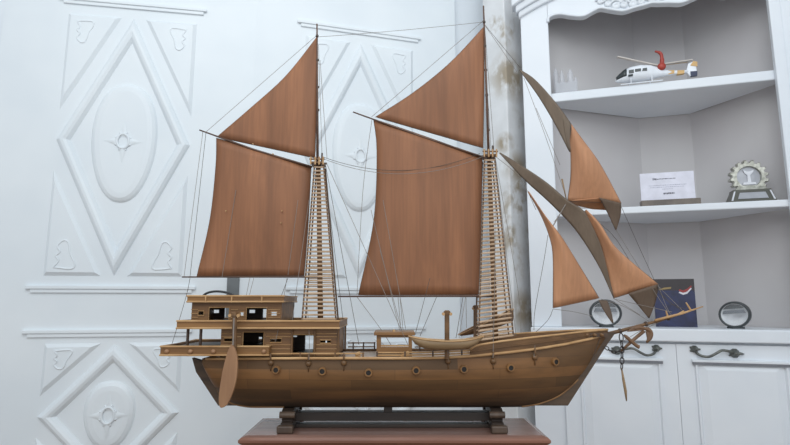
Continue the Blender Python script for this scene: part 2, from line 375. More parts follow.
for x in (XL+.05, XR-.05):
    for y in (-.04, .045):
        G().lathe((x, y, 0), (0, 0, 1), [(0, .012), (.03, .016), (.1, .012), (.45, .018), (.6, .014), (TZ-.021, .018)], 10).mk('leg', 'tedge', tab, smooth=True)
# ------------------------------------------------------------------ hull shape
KZ0 = P(395, 407, -.022).z
bt = [(202, .060), (230, .068), (280, .078), (350, .084), (420, .085), (480, .079), (520, .066), (550, .050), (575, .032), (592, .018), (604, .007), (609, .003)]
sh = [(196, 358.5), (300, 358), (400, 358), (440, 357.5), (475, 355.5), (500, 353), (534, 349), (565, 344), (593, 338), (609, 333.5)]
bo = [(202, 371), (205, 384), (210, 394), (218, 401.5), (230, 405.5), (245, 407), (525, 407), (545, 404), (560, 398), (573, 388), (584, 376), (593, 362), (601, 349), (609, 338)]
def sheer(px): b = interp(bt, px); return P(px, interp(sh, px), -b)
def botz(px): return max(KZ0, P(px, interp(bo, px), -.3*interp(bt, px)).z)
def hpt(px, t, side=-1):
    b = interp(bt, px); s = sheer(px); zb = botz(px); bb = b*(.34 if 245 < px < 525 else .34*min(1, max(.1, (px-200)/45 if px < 245 else (612-px)/87)))
    y = bb+(b-bb)*math.sin(math.pi/2*min(1, t*1.25))**.85 if t < .8 else b-(b*.03)*(t-.8)/.2
    return V((s.x, side*y, zb+(s.z-zb)*t))
def project(p):
    d = p-CAM; z = d.y*math.cos(PT)+d.z*math.sin(PT); yy = -d.y*math.sin(PT)+d.z*math.cos(PT)
    return 395+F*d.x/z, 222.5-F*yy/z
def onhull(px, py):
    best = None
    for i in range(80):
        t = i/79
        s = px
        for _ in range(4): s += px-project(hpt(s, t))[0]
        q = hpt(s, t); e = abs(project(q)[1]-py)
        if best is None or e < best[0]: best = (e, q)
    return best[1]
KC = V((0, 0, KZ0))
ship = thing('model_sailing_ship', KC, 'brown wooden model two-masted sailing ship with brown sails on a stand', 'model ship')
st = [202, 204, 207, 212, 220, 230, 245, 265]+list(range(290, 520, 20))+[525, 540, 552, 562, 572, 580, 587, 593, 598, 602, 606, 609]
NT = 14; g = G(); rings = []
for px in st:
    rings.append([hpt(px, i/NT, -1) for i in range(NT, -1, -1)]+[hpt(px, i/NT, 1) for i in range(0, NT+1)])
n = len(rings[0]); vs = [p for r_ in rings for p in r_]; fs = []
for i in range(len(st)-1):
    for k in range(n-1): fs.append((i*n+k, i*n+k+1, (i+1)*n+k+1, (i+1)*n+k))
fs.append(tuple(range(n))); fs.append(tuple((len(st)-1)*n+k for k in range(n))[::-1])
hull = mk('hull', vs, fs, 'hullw', ship, smooth=True)
# keel plate
kp = [(192, 358), (196, 372), (218, 407.5), (568, 407.5), (607, 345), (616, 332), (600, 333), (588, 348), (540, 390), (240, 390), (206, 362)]
pts = [P(x, y, -.006) for x, y in kp]
for p in pts: p.z = max(p.z, KZ0-.0005)
G().prism(pts, (0, .012, 0)).mk('keel', 'keel', hull)
# rib edge of the bow and stern planking
G().tube(smooth_path([hpt(p, .0)+V((0, -.001, .001)) for p in (525, 540, 552, 562, 572, 580, 587, 593, 598, 602, 606)], 3), .0018, 6).mk('planking_edge', 'wood', hull, smooth=True)
G().tube(smooth_path([hpt(p, .0)+V((0, -.001, .001)) for p in (203, 205, 208, 212, 220, 230, 245, 262, 280)], 3), .0018, 6).mk('planking_edge', 'wood', hull, smooth=True)
# deck
dk = [206]+list(range(220, 600, 20))+[604]
vs = []; fs = []
for px in dk:
    s = sheer(px); b = interp(bt, px)*.97; vs += [V((s.x, -b, s.z-.003)), V((s.x, b, s.z-.003))]
for i in range(len(dk)-1): fs.append((2*i, 2*i+1, 2*i+3, 2*i+2))
M['deck'] = wood('deck_boards', (150, 128, 108), (172, 150, 130), (4, 160, 90), .35)
mk('deck', vs, fs, 'deck', ship)
# wale along both sides, bow bulwark with cap
for sd in (-1, 1):
    pp = [V((sheer(p).x, sd*(interp(bt, p)+.001), sheer(p).z-.0005)) for p in range(206, 608, 12)]
    G().tube(pp, .0026, 6).mk('wale', 'tan' if sd < 0 else 'mid', ship, smooth=True)
bwk = [(470, 350), (476, 346), (500, 342), (528, 338.5), (560, 335), (584, 332.3), (609, 330)]
for sd in (-1, 1):
    lo = []; hi = []
    for i in range(30):
        px = lerp(470, 608, i/29); b = interp(bt, px); s = sheer(px); z = P(px, interp(bwk, px), -b).z
        lo.append(V((s.x, sd*b, s.z))); hi.append(V((s.x, sd*b*1.02, z)))
    g = G(); t = V((0, -sd*.003, 0))
    g.loops([[a, b_, b_+t, a+t] for a, b_ in zip(lo, hi)], True, True)
    bk = g.mk('bulwark', 'mid', ship)
    G().tube([h+V((0, 0, .001)) for h in hi], .002, 6).mk('cap_rail', 'tan', bk, smooth=True)
    G().tube([lerp(a, b_, .5)+V((0, sd*.002, 0)) for a, b_ in zip(lo, hi)], .0009, 5).mk('rubbing_strake', 'mid', bk, smooth=True)
# portholes and deadeyes
for px, py in ((276.6, 370), (322.6, 371.3), (368.6, 372.5), (416, 370.6), (463.6, 369.3), (510, 367.8), (554.6, 361.8)):
    for sd in (-1, 1):
        q = onhull(px, py); q = V((q.x, sd*abs(q.y), q.z)); s0 = onhull(px+6, py); t = V((s0.x, sd*abs(s0.y), s0.z))-q
        nrm = V((-t.y, t.x, 0)).normalized()
        if nrm.y*sd < 0: nrm = -nrm
        o = G().lathe(q-nrm*.004, nrm, [(0, .0074), (.008, .0074), (.0098, .0064), (.0098, .0046), (.004, .0044)], 14).mk('porthole', 'wood', hull)
        G().lathe(q-nrm*.004, nrm, [(.0, .0045), (.0088, .0045)], 12).mk('glass', 'black', o)
for px, py in ((271, 363), (308.7, 363.5), (344, 363), (448, 361.5), (493, 361), (534.6, 357.5)):
    q = onhull(px, py)
    g = G().lathe(q+V((0, .002, 0)), (0, -1, 0), [(0, .005), (.005, .0055), (.008, .003)], 10); g.tube([q+V((0, -.004, 0)), q+V((0, -.006, .017))], .0016, 6); g.tube([q+V((0, -.003, 0)), q+V((0, -.001, -.014))], .0012, 5)
    g.mk('deadeye', 'mid', ship, smooth=True)
# ------------------------------------------------------------------ stern gallery and cabins
def pxbox(g, x0, y0, x1, y1, Y0, Y1):       # y0 is the lower pixel row
    a = P(x0, y0, Y0); b = P(x1, y1, Y0); return g.box((a.x, Y0, a.z), (b.x, Y1, b.z))
def band(nm, x0, x1, ytop, ybot, Y, mat='wood', floor='dark', lift=.004):
    """open tray: board floor, four low side boards with cap rails"""
    a = P(x0, ybot, -Y); b = P(x1, ytop, -Y); T = .004
    r0 = G().box((a.x+.001, -Y+.001, a.z+.0005), (b.x-.001, Y-.001, a.z+lift)).mk(nm, floor, ship)
    for nm2, lo, hi in (('side_board', (a.x, -Y, a.z), (b.x, -Y+T, b.z)), ('side_board', (a.x, Y-T, a.z), (b.x, Y, b.z)), ('end_board', (a.x, -Y+T, a.z), (a.x+T, Y-T, b.z)), ('end_board', (b.x-T, -Y+T, a.z), (b.x, Y-T, b.z))):
        G().box(lo, hi).mk(nm2, mat, r0)
    for z in (a.z+.0015, b.z):
        G().tube([(a.x, -Y-.001, z), (b.x, -Y-.001, z), (b.x, Y+.001, z), (a.x, Y+.001, z)], .0017, 6, True).mk('rail', 'tan', r0)
    return r0, a, b
gal, ga, gb = band('stern_gallery', 160, 269, 346.5, 356, .085, lift=.013)
for px in (167, 190.5, 213.5, 264):
    q = P(px, 351.5, -.085); G().lathe(q, (0, -1, 0), [(-.002, .004), (.002, .0042), (.004, .002)], 10).mk('stud', 'rud', gal, smooth=True)
upd, ua, ub = band('upper_deck', 176.5, 339.5, 321, 329, .08)
for px in (187, 200):
    for Y in (-.072,):
        a = P(px, 350, -.072); b = P(px, 328.5, -.072); G().tube([(a.x, Y, ga.z+.003), (a.x, Y, ua.z+.002)], .0028, 6).mk('gallery_post', 'dark', ship)
def wall(holes, x0, y0, x1, y1, Y0, thick, nm, mat, parent):
    a = P(x0, y0, Y0); b = P(x1, y1, Y0)
    hs = []
    for hx0, hy0, hx1, hy1 in holes:
        p = P(hx0, hy0, Y0); q = P(hx1, hy1, Y0); hs.append((p.x, p.z, q.x, q.z))
    xs = sorted(set([a.x, b.x]+[v for h in hs for v in (h[0], h[2])])); zs = sorted(set([a.z, b.z]+[v for h in hs for v in (h[1], h[3])]))
    g = G()
    for i in range(len(xs)-1):
        for j in range(len(zs)-1):
            cx = (xs[i]+xs[i+1])/2; cz = (zs[j]+zs[j+1])/2
            if cx < a.x or cx > b.x or cz < a.z or cz > b.z or any(h[0] < cx < h[2] and h[1] < cz < h[3] for h in hs): continue
            g.box((xs[i], Y0, zs[j]), (xs[i+1], Y0+thick, zs[j+1]))
    return g.mk(nm, mat, parent), hs
def cabin(nm, x0, x1, ybot, ytop, Y, nearh, farh, frames):
    a = P(x0, ybot, -Y); b = P(x1, ytop, -Y)
    r0 = G().box((a.x, -Y, a.z-.001), (b.x, Y, a.z+.002)).mk(nm, 'dark', ship)
    wall(nearh, x0, ybot, x1, ytop, -Y, .004, 'side_wall', 'cwall', r0)
    # far wall at the same x and z extent
    A = project(V((a.x, Y, a.z))); B = project(V((b.x, Y, b.z)))
    wall(farh, A[0], A[1], B[0], B[1], Y-.004, .004, 'side_wall', 'dark', r0)  # dimness inside the cabin is put into this wall's dark colour
    for x in (a.x, b.x-.004): G().box((x, -Y+.004, a.z), (x+.004, Y-.004, b.z)).mk('end_wall', 'wood', r0)
    for h in nearh:
        p = P(h[0], h[1], -Y); q = P(h[2], h[3], -Y)
        G().tube([(p.x, -Y-.0005, p.z), (q.x, -Y-.0005, p.z), (q.x, -Y-.0005, q.z), (p.x, -Y-.0005, q.z)], .0011, 4, True).mk('door_frame' if q.z-p.z > .015 else 'window_frame', 'tan', r0)
    return r0
uc = cabin('upper_cabin', 191, 282, 322, 302.5, .058,
    [(198, 315.5, 204, 311), (208.5, 321.5, 229.5, 307.5), (240, 316, 244, 312), (246, 321.5, 267, 307.5), (271, 316, 277, 311.5)],
    [(198, 315, 205, 311), (211, 313, 219, 309.8), (224, 320, 229.5, 307), (239, 316, 244, 312), (249, 313, 255, 309.8), (262.5, 319, 266.5, 309), (271, 316, 278, 311)], 0)
for (x0_, x1_) in ((191, 198), (231, 238), (268, 280)):
    for yy in (309.5, 313.5, 317.5):
        pa = P(x0_, yy, -.059); pb = P(x1_, yy, -.059); G().tube([pa, pb], .0006, 4).mk('wall_batten', 'tan', uc)
rf, ra, rb = band('upper_roof', 187, 284, 296, 302.5, .066)
for px in (206, 232, 262):
    q = P(px, 299, -.066); G().box((q.x-.001, -.0685, ra.z), (q.x+.001, -.065, rb.z)).mk('rail_post', 'tan', rf)
lc = cabin('lower_cabin', 220, 337, 357, 328.5, .066,
    [(224, 342, 233, 338), (242.5, 350, 264, 332), (270, 342.5, 281.5, 338.3), (292, 354, 314, 334.5), (320, 343.3, 331, 340)],
    [(224, 342, 230, 338.5), (258.5, 341, 262, 337), (271, 342, 276.5, 338), (293, 337, 297, 335.5), (304.5, 351, 313.5, 335.5), (323, 343, 327, 339.5)], 0)
for (x0_, x1_) in ((221, 241), (266, 291), (315, 337)):
    for yy in (333.5, 336.8, 345, 349):
        pa = P(x0_, yy, -.067); pb = P(x1_, yy, -.067); G().tube([pa, pb], .0007, 4).mk('wall_batten', 'tan', lc)
for Y in (-.068, .068):
    for px in (291.5, 314.5, 338):
        a = P(px, 356, -.068); b = P(px, 329, -.068); G().tube([(a.x, Y, a.z), (a.x, Y, b.z)], .0022, 6).mk('cabin_post', 'mid', ship)
# rails along the deck edge
def railing(x0, x1, posts, rows, Yf, mat, pm):
    y = lambda px: Yf*interp(bt, px)*.97
    r_ = None
    for rpx in rows:
        pts = []
        for i in range(9):
            px = lerp(x0, x1, i/8); s = sheer(px); pts.append(V((s.x, y(px), s.z+rpx)))
        o = G().tube(pts, .0014, 5).mk('rail' if r_ else 'railing', mat, r_ or ship); r_ = r_ or o
    for px in posts:
        s = sheer(px); G().box((s.x-.0014, y(px)-.0014, s.z-.003), (s.x+.0014, y(px)+.0014, s.z+rows[0]+.002)).mk('post', pm, r_)
railing(250, 364, (270, 300, 335, 363), (.0075,), -1, 'tan', 'mid')
railing(376, 470, (377, 405, 433, 462), (.009, .0045), -1, 'tan', 'dark')
railing(340, 372, (346, 358, 371), (.014, .006), 1, 'mid', 'dark')
railing(418, 480, (424, 440, 456, 474), (.012, .005), 1, 'mid', 'dark')
# small deckhouse amidships
dz = sheer(395).z-.003
dh = G().box((P(377, 350, -.03).x, -.03, dz), (P(412, 350, -.03).x, .03, dz+.002)).mk('deckhouse', 'dark', ship)
a = P(374, 335.5, -.036); b = P(415, 332, -.036)
G().box((a.x, -.036, a.z), (b.x, .036, b.z)).mk('roof', 'wood', dh, bevel=.001)
for Y in (-.03, .026):
    wall([(381, 347, 408.5, 337.5)], 376.5, 353, 412, 335.5, Y, .004, 'side_wall', 'wood', dh)
    p = P(381, 346.5, Y); q = P(408.5, 345, Y); G().box((p.x, Y, p.z), (q.x, Y+.003, q.z)).mk('sill', 'tan', dh)
p = P(394, 332, -.02); G().lathe(V((p.x, -.02, b.z)), (0, 0, 1), [(0, .003), (.003, .0025), (.004, .001)], 8).mk('knob', 'tan', dh)
# small coil and blocks on deck
for px, Y in ((357, -.06), (404, -.06), (407, -.055)):
    s = sheer(px); g = G()
    for k in range(3): g.tube([V((s.x+.005*math.cos(t)*(1-.2*k), Y+.005*math.sin(t), s.z+.001+.003*k+.004*math.cos(t)*.3)) for t in [2*math.pi*i/10 for i in range(10)]], .0014, 5, True)
    g.mk('rope_coil', 'tan', ship, smooth=True)
# ------------------------------------------------------------------ masts, ladders
def spar(nm, pts, rs, mat, parent=ship, n=8): return G().tube(pts, rs, n).mk(nm, mat, parent, smooth=True)
def mast(top, head, base, lad_l, lad_r, yb, k, nr):
    zb = sheer(base[0]).z-.004
    lo = P(base[0], base[1]); lo.z = zb; hd = P(*head)
    m_ = spar('mast', [lo, lerp(lo, hd, .5), hd], [.0058, .0052, .0044], 'mid')
    spar('topmast', [hd+V((-.001, -.003, -.02)), P(*top)], [.003, .0016], 'spar', m_)
    # crosstrees
    g = G().box((hd.x-.014, -.018, hd.z-.003), (hd.x+.013, .018, hd.z+.001))
    g.box((hd.x-.016, -.020, hd.z+.004), (hd.x+.015, -.016, hd.z+.007)); g.box((hd.x-.016, .016, hd.z+.004), (hd.x+.015, .020, hd.z+.007))
    g.mk('crosstrees', 'mid', m_, bevel=.0008)
    for dx in (-.013, -.004, .004, .012):
        G().tube([(hd.x+dx, -.019, hd.z-.006), (hd.x+dx, -.019, hd.z+.010)], .0016, 6).mk('pin', 'tan', m_)
    spar('mast_cap', [hd+V((.007, -.004, 0)), hd+V((.0075, -.004, .022))], .0018, 'dark', m_)
    for yy in k:
        t = (yy-top[1])/(head[1]-top[1]); q = P(lerp(top[0], head[0], t), yy)
        G().lathe(q+V((0, 0, -.002)), (0, 0, 1), [(0, .0032), (.004, .0032)], 8).mk('hoop', 'drope', m_)
    # ladders of shrouds on both sides
    for sd in (-1, 1):
        Yt, Yb = -.014, -yb*(1 if sd < 0 else .3)
        def pr(e, s_):                       # e: (xtop, ytop, xbot, ybot)
            q0 = P(e[0], e[1], Yt); q1 = P(e[2], e[3], Yb); q = lerp(q0, q1, s_); return V((q.x, -sd*q.y if sd > 0 else q.y, q.z))
        ld = G().tube([pr(lad_l, 0), pr(lad_l, 1)], .0017, 5).mk('ratline_ladder', 'shr', ship)
        G().tube([pr(lad_r, 0), pr(lad_r, 1)], .0017, 5).mk('shroud', 'shr', ld)
        if sd > 0: ml = [lerp(pr(lad_l, s_), pr(lad_r, s_), .5) for s_ in (0, 1)]
        g = G()
        for i in range(nr):
            s_ = (i+.6)/nr; A = pr(lad_l, s_); B = pr(lad_r, s_); e_ = (B-A).normalized()*.0012
            if sd < 0: G().tube([A-e_, B+e_], .0018, 5).mk('rung', 'rung', ld)
            else: g.tube([A-e_, B+e_], .0011, 5)
        if sd > 0:
            o = g.mk('rung', 'rung', ld); o['kind'] = 'stuff'
    return m_, hd
mz, mzh = mast((317, 24), (318.5, 164), (321, 350), (314.5, 165, 302, 321), (323.5, 165, 336, 321), .066, (36, 60, 87, 110), 39)
mm, mmh = mast((483.5, 6), (489, 156.5), (496, 348), (484.5, 158, 478.5, 342), (494.5, 158, 513.5, 337), .072, (22, 46, 70, 95, 110, 130), 45)
# ------------------------------------------------------------------ sails of the two masts
def sail(nm, edge_l, edge_r, mat, parent=ship, nu=14, nv=16, belly=.012, thick=.0016):
    """sheet ruled between two edges given as (px,py,Y) points"""
    L = [P(*p) for p in edge_l]; R = [P(*p) for p in edge_r]
    def samp(a, t):
        a = smooth_path(a, 8) if len(a) > 2 else a
        ln = [0]
        for i in range(len(a)-1): ln.append(ln[-1]+(a[i+1]-a[i]).length)
        T = t*ln[-1]
        for i in range(len(a)-1):
            if T <= ln[i+1]+1e-9: return lerp(a[i], a[i+1], (T-ln[i])/max(1e-9, ln[i+1]-ln[i]))
        return a[-1]
    vs = []; fs = []
    for j in range(nv+1):
        a = samp(L, j/nv); b = samp(R, j/nv)
        for i in range(nu+1):
            u = i/nu; q = lerp(a, b, u); q.y -= belly*math.sin(math.pi*u)*math.sin(math.pi*min(1, (j/nv)*.9+.1)); vs.append(q)
    for j in range(nv):
        for i in range(nu): q = j*(nu+1)+i; fs.append((q, q+1, q+nu+2, q+nu+1))
    o = mk(nm, vs, fs, mat, parent, smooth=True)
    s = o.modifiers.new('thickness', 'SOLIDIFY'); s.thickness = thick; s.offset = 0
    bd = [vs[i] for i in range(nu+1)]+[vs[j*(nu+1)+nu] for j in range(1, nv+1)]+[vs[nv*(nu+1)+i] for i in range(nu-1, -1, -1)]+[vs[j*(nu+1)] for j in range(nv-1, 0, -1)]
    cl = []
    for p in bd:
        if not cl or (p-cl[-1]).length > .0008: cl.append(p)
    return o, cl
def bolt(o, cl, r=.0009): G().tube(cl, r, 5, True).mk('bolt_rope', 'drope', o)
def fullsail(nm, l, r_, belly=.012, mat='sail'):
    o, cl = sail(nm, l, r_, mat, belly=belly); bolt(o, cl)
    return o
fullsail('topsail', [(316.3, 38, 0), (286, 76, 0), (252, 107, 0), (217, 137, 0)], [(316.6, 38, 0), (316.8, 90, 0), (315, 158, 0)], .006)
fullsail('topsail', [(483, 28, 0), (450, 63, 0), (413, 93, 0), (375.5, 117, 0)], [(483.3, 28, 0), (484, 80, 0), (483, 148, 0)], .006)
fullsail('gaff_sail', [(216.5, 138, 0), (216, 165, 0), (210, 220, 0), (197, 276, 0)], [(311, 168, 0), (308, 225, 0), (304, 275.5, 0)])
fullsail('gaff_sail', [(373.5, 119, 0), (377, 150, 0), (374, 220, 0), (358.5, 295, 0)], [(482, 157, 0), (481, 225, 0), (478.5, 294.5, 0)])
spar('gaff', [P(199.5, 130, -.004), P(255, 150, -.004), P(312, 167, -.004)], [.0014, .0022, .0022], 'spar')
spar('gaff', [P(353, 112, -.004), P(420, 136, -.004), P(482.5, 157, -.004)], [.0014, .0022, .0022], 'spar')
spar('boom', [P(182, 277, 0), P(305, 276.8, 0), P(319, 277, 0)], [.0014, .0018, .0018], 'spar')
spar('boom', [P(338, 296.5, 0), P(478, 296, 0), P(492, 296, 0)], [.0014, .0021, .0021], 'spar')
# ------------------------------------------------------------------ jibs
j, c = sail('jib', [(528, 192, .0), (540, 213, 0), (549, 235, -.002), (553, 256, -.004), (553, 308, -.006)], [(528.3, 192, 0), (542, 213, -.004), (560, 235, -.006), (580, 267, -.006), (599, 298, 0)], 'jib', belly=.014); bolt(j, c)
t_, c = sail('tail', [(598.5, 300, 0), (604, 311, -.004), (612, 323, -.004)], [(607, 300.5, -.002), (611, 311, -.004), (613.5, 323, -.004)], 'flap', j, 6, 8, .0)
j, c = sail('jib', [(585, 211, -.004), (597, 235, -.004), (604, 255, -.003), (614, 298, 0)], [(586, 210, -.004), (600, 224, -.01), (617, 249, -.012), (658, 284, 0)], 'jib', belly=.014); bolt(j, c)
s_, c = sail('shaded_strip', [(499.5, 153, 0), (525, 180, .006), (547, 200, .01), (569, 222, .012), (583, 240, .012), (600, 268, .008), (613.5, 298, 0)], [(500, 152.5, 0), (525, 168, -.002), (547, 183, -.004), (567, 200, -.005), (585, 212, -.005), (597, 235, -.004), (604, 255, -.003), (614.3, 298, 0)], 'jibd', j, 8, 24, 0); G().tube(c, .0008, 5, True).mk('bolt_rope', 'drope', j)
s_, c = sail('folded_flap', [(628, 293.5, -.006), (637, 304, .004), (648.5, 318, .012)], [(658, 284, -.0), (656, 300, .008), (649.3, 318, .012)], 'flap', j, 8, 10, .0)
j, c = sail('jib', [(570, 140, -.002), (571, 160, -.002), (570.5, 180, -.002), (567.5, 201, 0)], [(571, 124, -.002), (582, 139, -.008), (600, 164, -.01), (621, 203, 0)], 'jib', belly=.016); bolt(j, c)
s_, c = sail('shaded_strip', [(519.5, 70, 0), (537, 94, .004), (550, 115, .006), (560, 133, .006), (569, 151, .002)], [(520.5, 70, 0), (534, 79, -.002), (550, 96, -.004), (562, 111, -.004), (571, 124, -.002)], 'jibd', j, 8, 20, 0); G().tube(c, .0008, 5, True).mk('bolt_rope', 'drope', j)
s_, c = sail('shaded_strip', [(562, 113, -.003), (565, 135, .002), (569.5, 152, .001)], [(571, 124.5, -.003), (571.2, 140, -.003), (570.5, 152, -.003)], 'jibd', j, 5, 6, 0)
s_, c = sail('folded_flap', [(599, 197.5, -.01), (607, 212, .002), (615.5, 230, .01)], [(621, 203, 0), (620.5, 215, .006), (616.3, 230, .01)], 'flap', j, 8, 10, .0)
s_, c = sail('curled_foot', [(567.5, 201, .0), (576, 205, .02), (592, 209, .026)], [(599, 198, -.006), (603, 203, .012), (606, 210, .02)], 'jib', j, 8, 6, .0)
# ------------------------------------------------------------------ bowsprit, anchor, chains
bs = spar('bowsprit', [P(572, 342, 0), P(612, 333, 0), P(660, 320.5, 0), P(703, 306.5, 0)], [.0042, .0038, .0026, .0012], 'mid')
spar('bowsprit_cap', [P(655, 320.5, -.006), P(682, 313.5, -.004), P(703, 306.5, -.001)], [.0026, .0022, .0011], 'tan', bs)
for x, y, x2, y2 in ((668, 317, 666, 311), (691, 310.5, 686, 302.5), (679, 314, 684, 311)):
    G().tube([P(x, y, -.004), P(x2, y2, -.004)], [.0022, .0014], 6).mk('cleat', 'tan', bs)
for x, y in ((646, 324), (668, 318), (620, 331)):
    q = P(x, y, -.0); G().lathe(q, (.95, 0, .28), [(-.002, .005), (.002, .005)], 10).mk('band', 'dark', bs)
g = G().box(*[(V(P(584, 337, -.02))), V(P(608, 333, -.02))+V((0, .03, 0))]); g.mk('windlass_bed', 'dark', ship)
for x in (588, 596, 603):
    q = P(x, 335, -.02); G().lathe(q+V((-.003, -.006, 0)), (0, 1, 0), [(0, .003), (.01, .004), (.02, .003)], 8).mk('windlass', 'mid', ship, smooth=True)
# anchor lashed below the bowsprit
an = spar('anchor', [P(620, 352, -.012), P(632, 341, -.012), P(644, 331, -.012)], [.0022, .0032, .0036], 'anchor')
spar('stock', smooth_path([P(624, 335, -.016), P(631, 341, -.016), P(637, 346, -.016), P(639, 347, -.016)], 3), [.0018]+[.0034]*8+[.0038], 'anchor', an)
spar('arm', smooth_path([P(634, 329, -.012), P(639, 327.5, -.012), P(648, 329.5, -.012), P(651, 333, -.012), P(650, 338, -.012), P(646.5, 342.5, -.012)], 3), [.0032]*6+[.0042]*6+[.0042, .0036, .0028, .0014], 'anchor', an)
g = G().prism([P(x, y, -.014) for x, y in ((627, 332), (634, 326.5), (640, 326), (644, 330), (638, 331))], (0, .004, 0)); g.mk('fluke', 'anchor', an, bevel=.001)
g = G().prism([P(x, y, -.014) for x, y in ((646, 331), (651.5, 332), (652, 339), (647, 343.5), (647.5, 338))], (0, .004, 0)); g.mk('fluke', 'anchor', an, bevel=.001)
def chain(pts, r, w, nm='chain'):
    pts = [V(p) for p in pts]; g = G()
    for i in range(len(pts)-1):
        a, b = pts[i], pts[i+1]; t = (b-a).normalized(); n_ = V((0, 1, 0)) if i % 2 else (t.cross(V((0, 1, 0)))).normalized()
        m_ = (a+b)/2; L = (b-a).length*.62
        g.tube([m_+t*L*math.cos(th)+n_*r*math.sin(th) for th in [2*math.pi*k/12 for k in range(12)]], w, 5, True)
    return g.mk(nm, 'iron', ship, smooth=True)
chain([P(x, y, -.012) for x, y in ((605.5, 347), (608.5, 349.5), (612, 351.5), (615.5, 352.5), (619, 351))], .003, .0009)
ch = chain([P(x, y, -.018) for x, y in ((621, 334), (621.5, 341), (622, 347), (622, 352.5), (622, 358), (622, 363.5), (621.5, 369))], .0038, .0011)
spar('hanging_pin', [P(621.5, 368, -.018), P(623.5, 380, -.018), P(625.5, 391, -.018), P(626.5, 401, -.018)], [.0014, .0026, .0028, .0012], 'boat', ship)
# ------------------------------------------------------------------ side rudder, davits, dinghies
Yr = -.108
ru = G().prism([P(x, y, Yr) for x, y in [(q.x, q.y) for q in smooth_path([V((x, y, 0)) for x, y in ((232, 344), (236, 352), (237.5, 363), (236.5, 378), (233, 392), (227.5, 404), (223, 407.5), (219.5, 407), (218.5, 398), (220, 385), (223, 368), (227, 353), (231, 344.5))], 3)]], (0, .006, 0)).mk('side_rudder', 'rud', ship, bevel=.0012)
def davit(px, ytop, ybot, Y, parent=None, head=5):
    a = P(px, ybot, Y); b = P(px, ytop, Y)
    o = G().tube([a, b], .0044, 8).mk('davit_post', 'mid', ship)
    for dx in (-1, 1):
        q = P(px+dx*head*.7, ytop+1.5, Y); G().lathe(q+V((0, -.004, 0)), (0, 1, 0), [(0, .003), (.008, .003)], 8).mk('block', 'tan', o)
    G().lathe(b, (0, 0, 1), [(-.004, .006), (.002, .006), (.004, .003)], 8).mk('post_head', 'mid', o)
    return o
davit(234.5, 314, 352, -.097, head=6); davit(447, 312.5, 359, -.089); davit(475.5, 307, 345, .06, head=3)
q0, q1 = P(233, 345, Yr), P(234, 318, Yr); G().tube([q0, q1], .0012, 5).mk('rudder_rope', 'rope', ru)
def dinghy(nm, pts_top, pts_bot, Y, beam, mat, lab=None):
    """pts_top: sheer line px points, pts_bot: keel px points, both from stern to bow"""
    n = 15; rings = []
    tt = smooth_path([P(x, y, Y-beam*.6) for x, y in pts_top], 8); bb = smooth_path([P(x, y, Y) for x, y in pts_bot], 8)
    for i in range(n):
        s_ = i/(n-1); a = tt[round(s_*(len(tt)-1))]; b = bb[round(s_*(len(bb)-1))]; w = beam*max(.06, math.sin(math.pi*(.06+.88*s_))**.6)
        r_ = []
        for k in range(9):
            th = math.pi*k/8; yy = -math.cos(th)*w; h = (1-math.sin(th)**.6)
            r_.append(V((lerp(b.x, a.x, h), Y+yy, lerp(b.z, a.z, h))))
        rings.append(r_)
    vs = [p for r_ in rings for p in r_]; fs = []
    for i in range(n-1):
        for k in range(8): fs.append((i*9+k, i*9+k+1, (i+1)*9+k+1, (i+1)*9+k))
    o = mk(nm, vs, fs, mat, ship, smooth=True); sd = o.modifiers.new('thickness', 'SOLIDIFY'); sd.thickness = .0016
    G().tube([r_[0] for r_ in rings]+[r_[8] for r_ in rings[::-1]], .0012, 5, True).mk('gunwale', 'tan', o)
    for i in (4, 7, 10):
        a, b = rings[i][0], rings[i][8]; G().box((a.x-.004, a.y+.001, a.z-.004), (a.x+.004, b.y-.001, a.z-.0025)).mk('thwart', 'tan', o)
    return o
dinghy('dinghy', [(409, 336.5), (425, 339.5), (447, 341), (468, 340), (484, 336.5)], [(411, 339), (418, 346), (432, 349.5), (460, 349.5), (474, 346), (482, 339)], -.105, .018, 'boat')
dinghy('dinghy', [(459, 335), (475, 327), (495, 318.5), (514, 309)], [(461, 336), (478, 333.5), (498, 327.5), (513, 321)], .085, .016, 'mid')
# ------------------------------------------------------------------ rigging
def line(*pts, mat='rope', r=.0005, sag=0):
    q = [P(*p) if len(p) == 3 else P(p[0], p[1], 0) for p in pts]
    if sag:
        a, b = q[0], q[-1]; q = [lerp(a, b, i/16)+V((0, 0, -sag*4*(i/16)*(1-i/16))) for i in range(17)]
    elif len(q) > 2: q = smooth_path(q, 5)
    return G().tube(q, r, 4).mk('rigging_line', mat, ship)
line((317, 37), (483.5, 22), sag=.002)
line((316, 36), (206, 132)); line((483, 21), (371.5, 117))
line((206, 132.5, -.002), (190, 277, -.002), mat='drope'); line((190, 278), (186, 297), (172, 344, -.05), mat='drope')
line((203, 131, 0), (184, 277, .0))
line((372, 119, -.006), (363, 190, -.01), (357, 295, -.004)); line((357, 297), (380, 328), (391, 345))
line((323, 157, -.01), (480, 153.5, -.01), sag=.032, mat='drope'); line((324, 159, -.02), (484, 156, -.02), sag=.034)
line((325, 162, -.015), (359, 345, -.07), mat='drope'); line((326, 162, -.01), (408, 345, -.05)); line((324, 165, .01), (343, 320, .05), mat='drope')
line((320, 60), (327, 158)); line((318.5, 45), (322, 155)); line((484, 24), (522, 70), mat='drope'); line((484, 24), (517, 72))
line((485, 30), (494, 150)); line((485.5, 60), (491, 150))
line((495, 156), (520, 178), (536, 210)); line((495, 156), (518, 290), (521, 333)); line((495, 157), (506, 250), (516, 336))
line((524, 78), (545, 135), (567, 200)); line((536, 108), (560, 165)); line((567, 203), (610, 232), (640, 275), (684, 313), mat='drope')
line((621, 206), (646, 262), (666, 300), (690, 310), mat='drope')
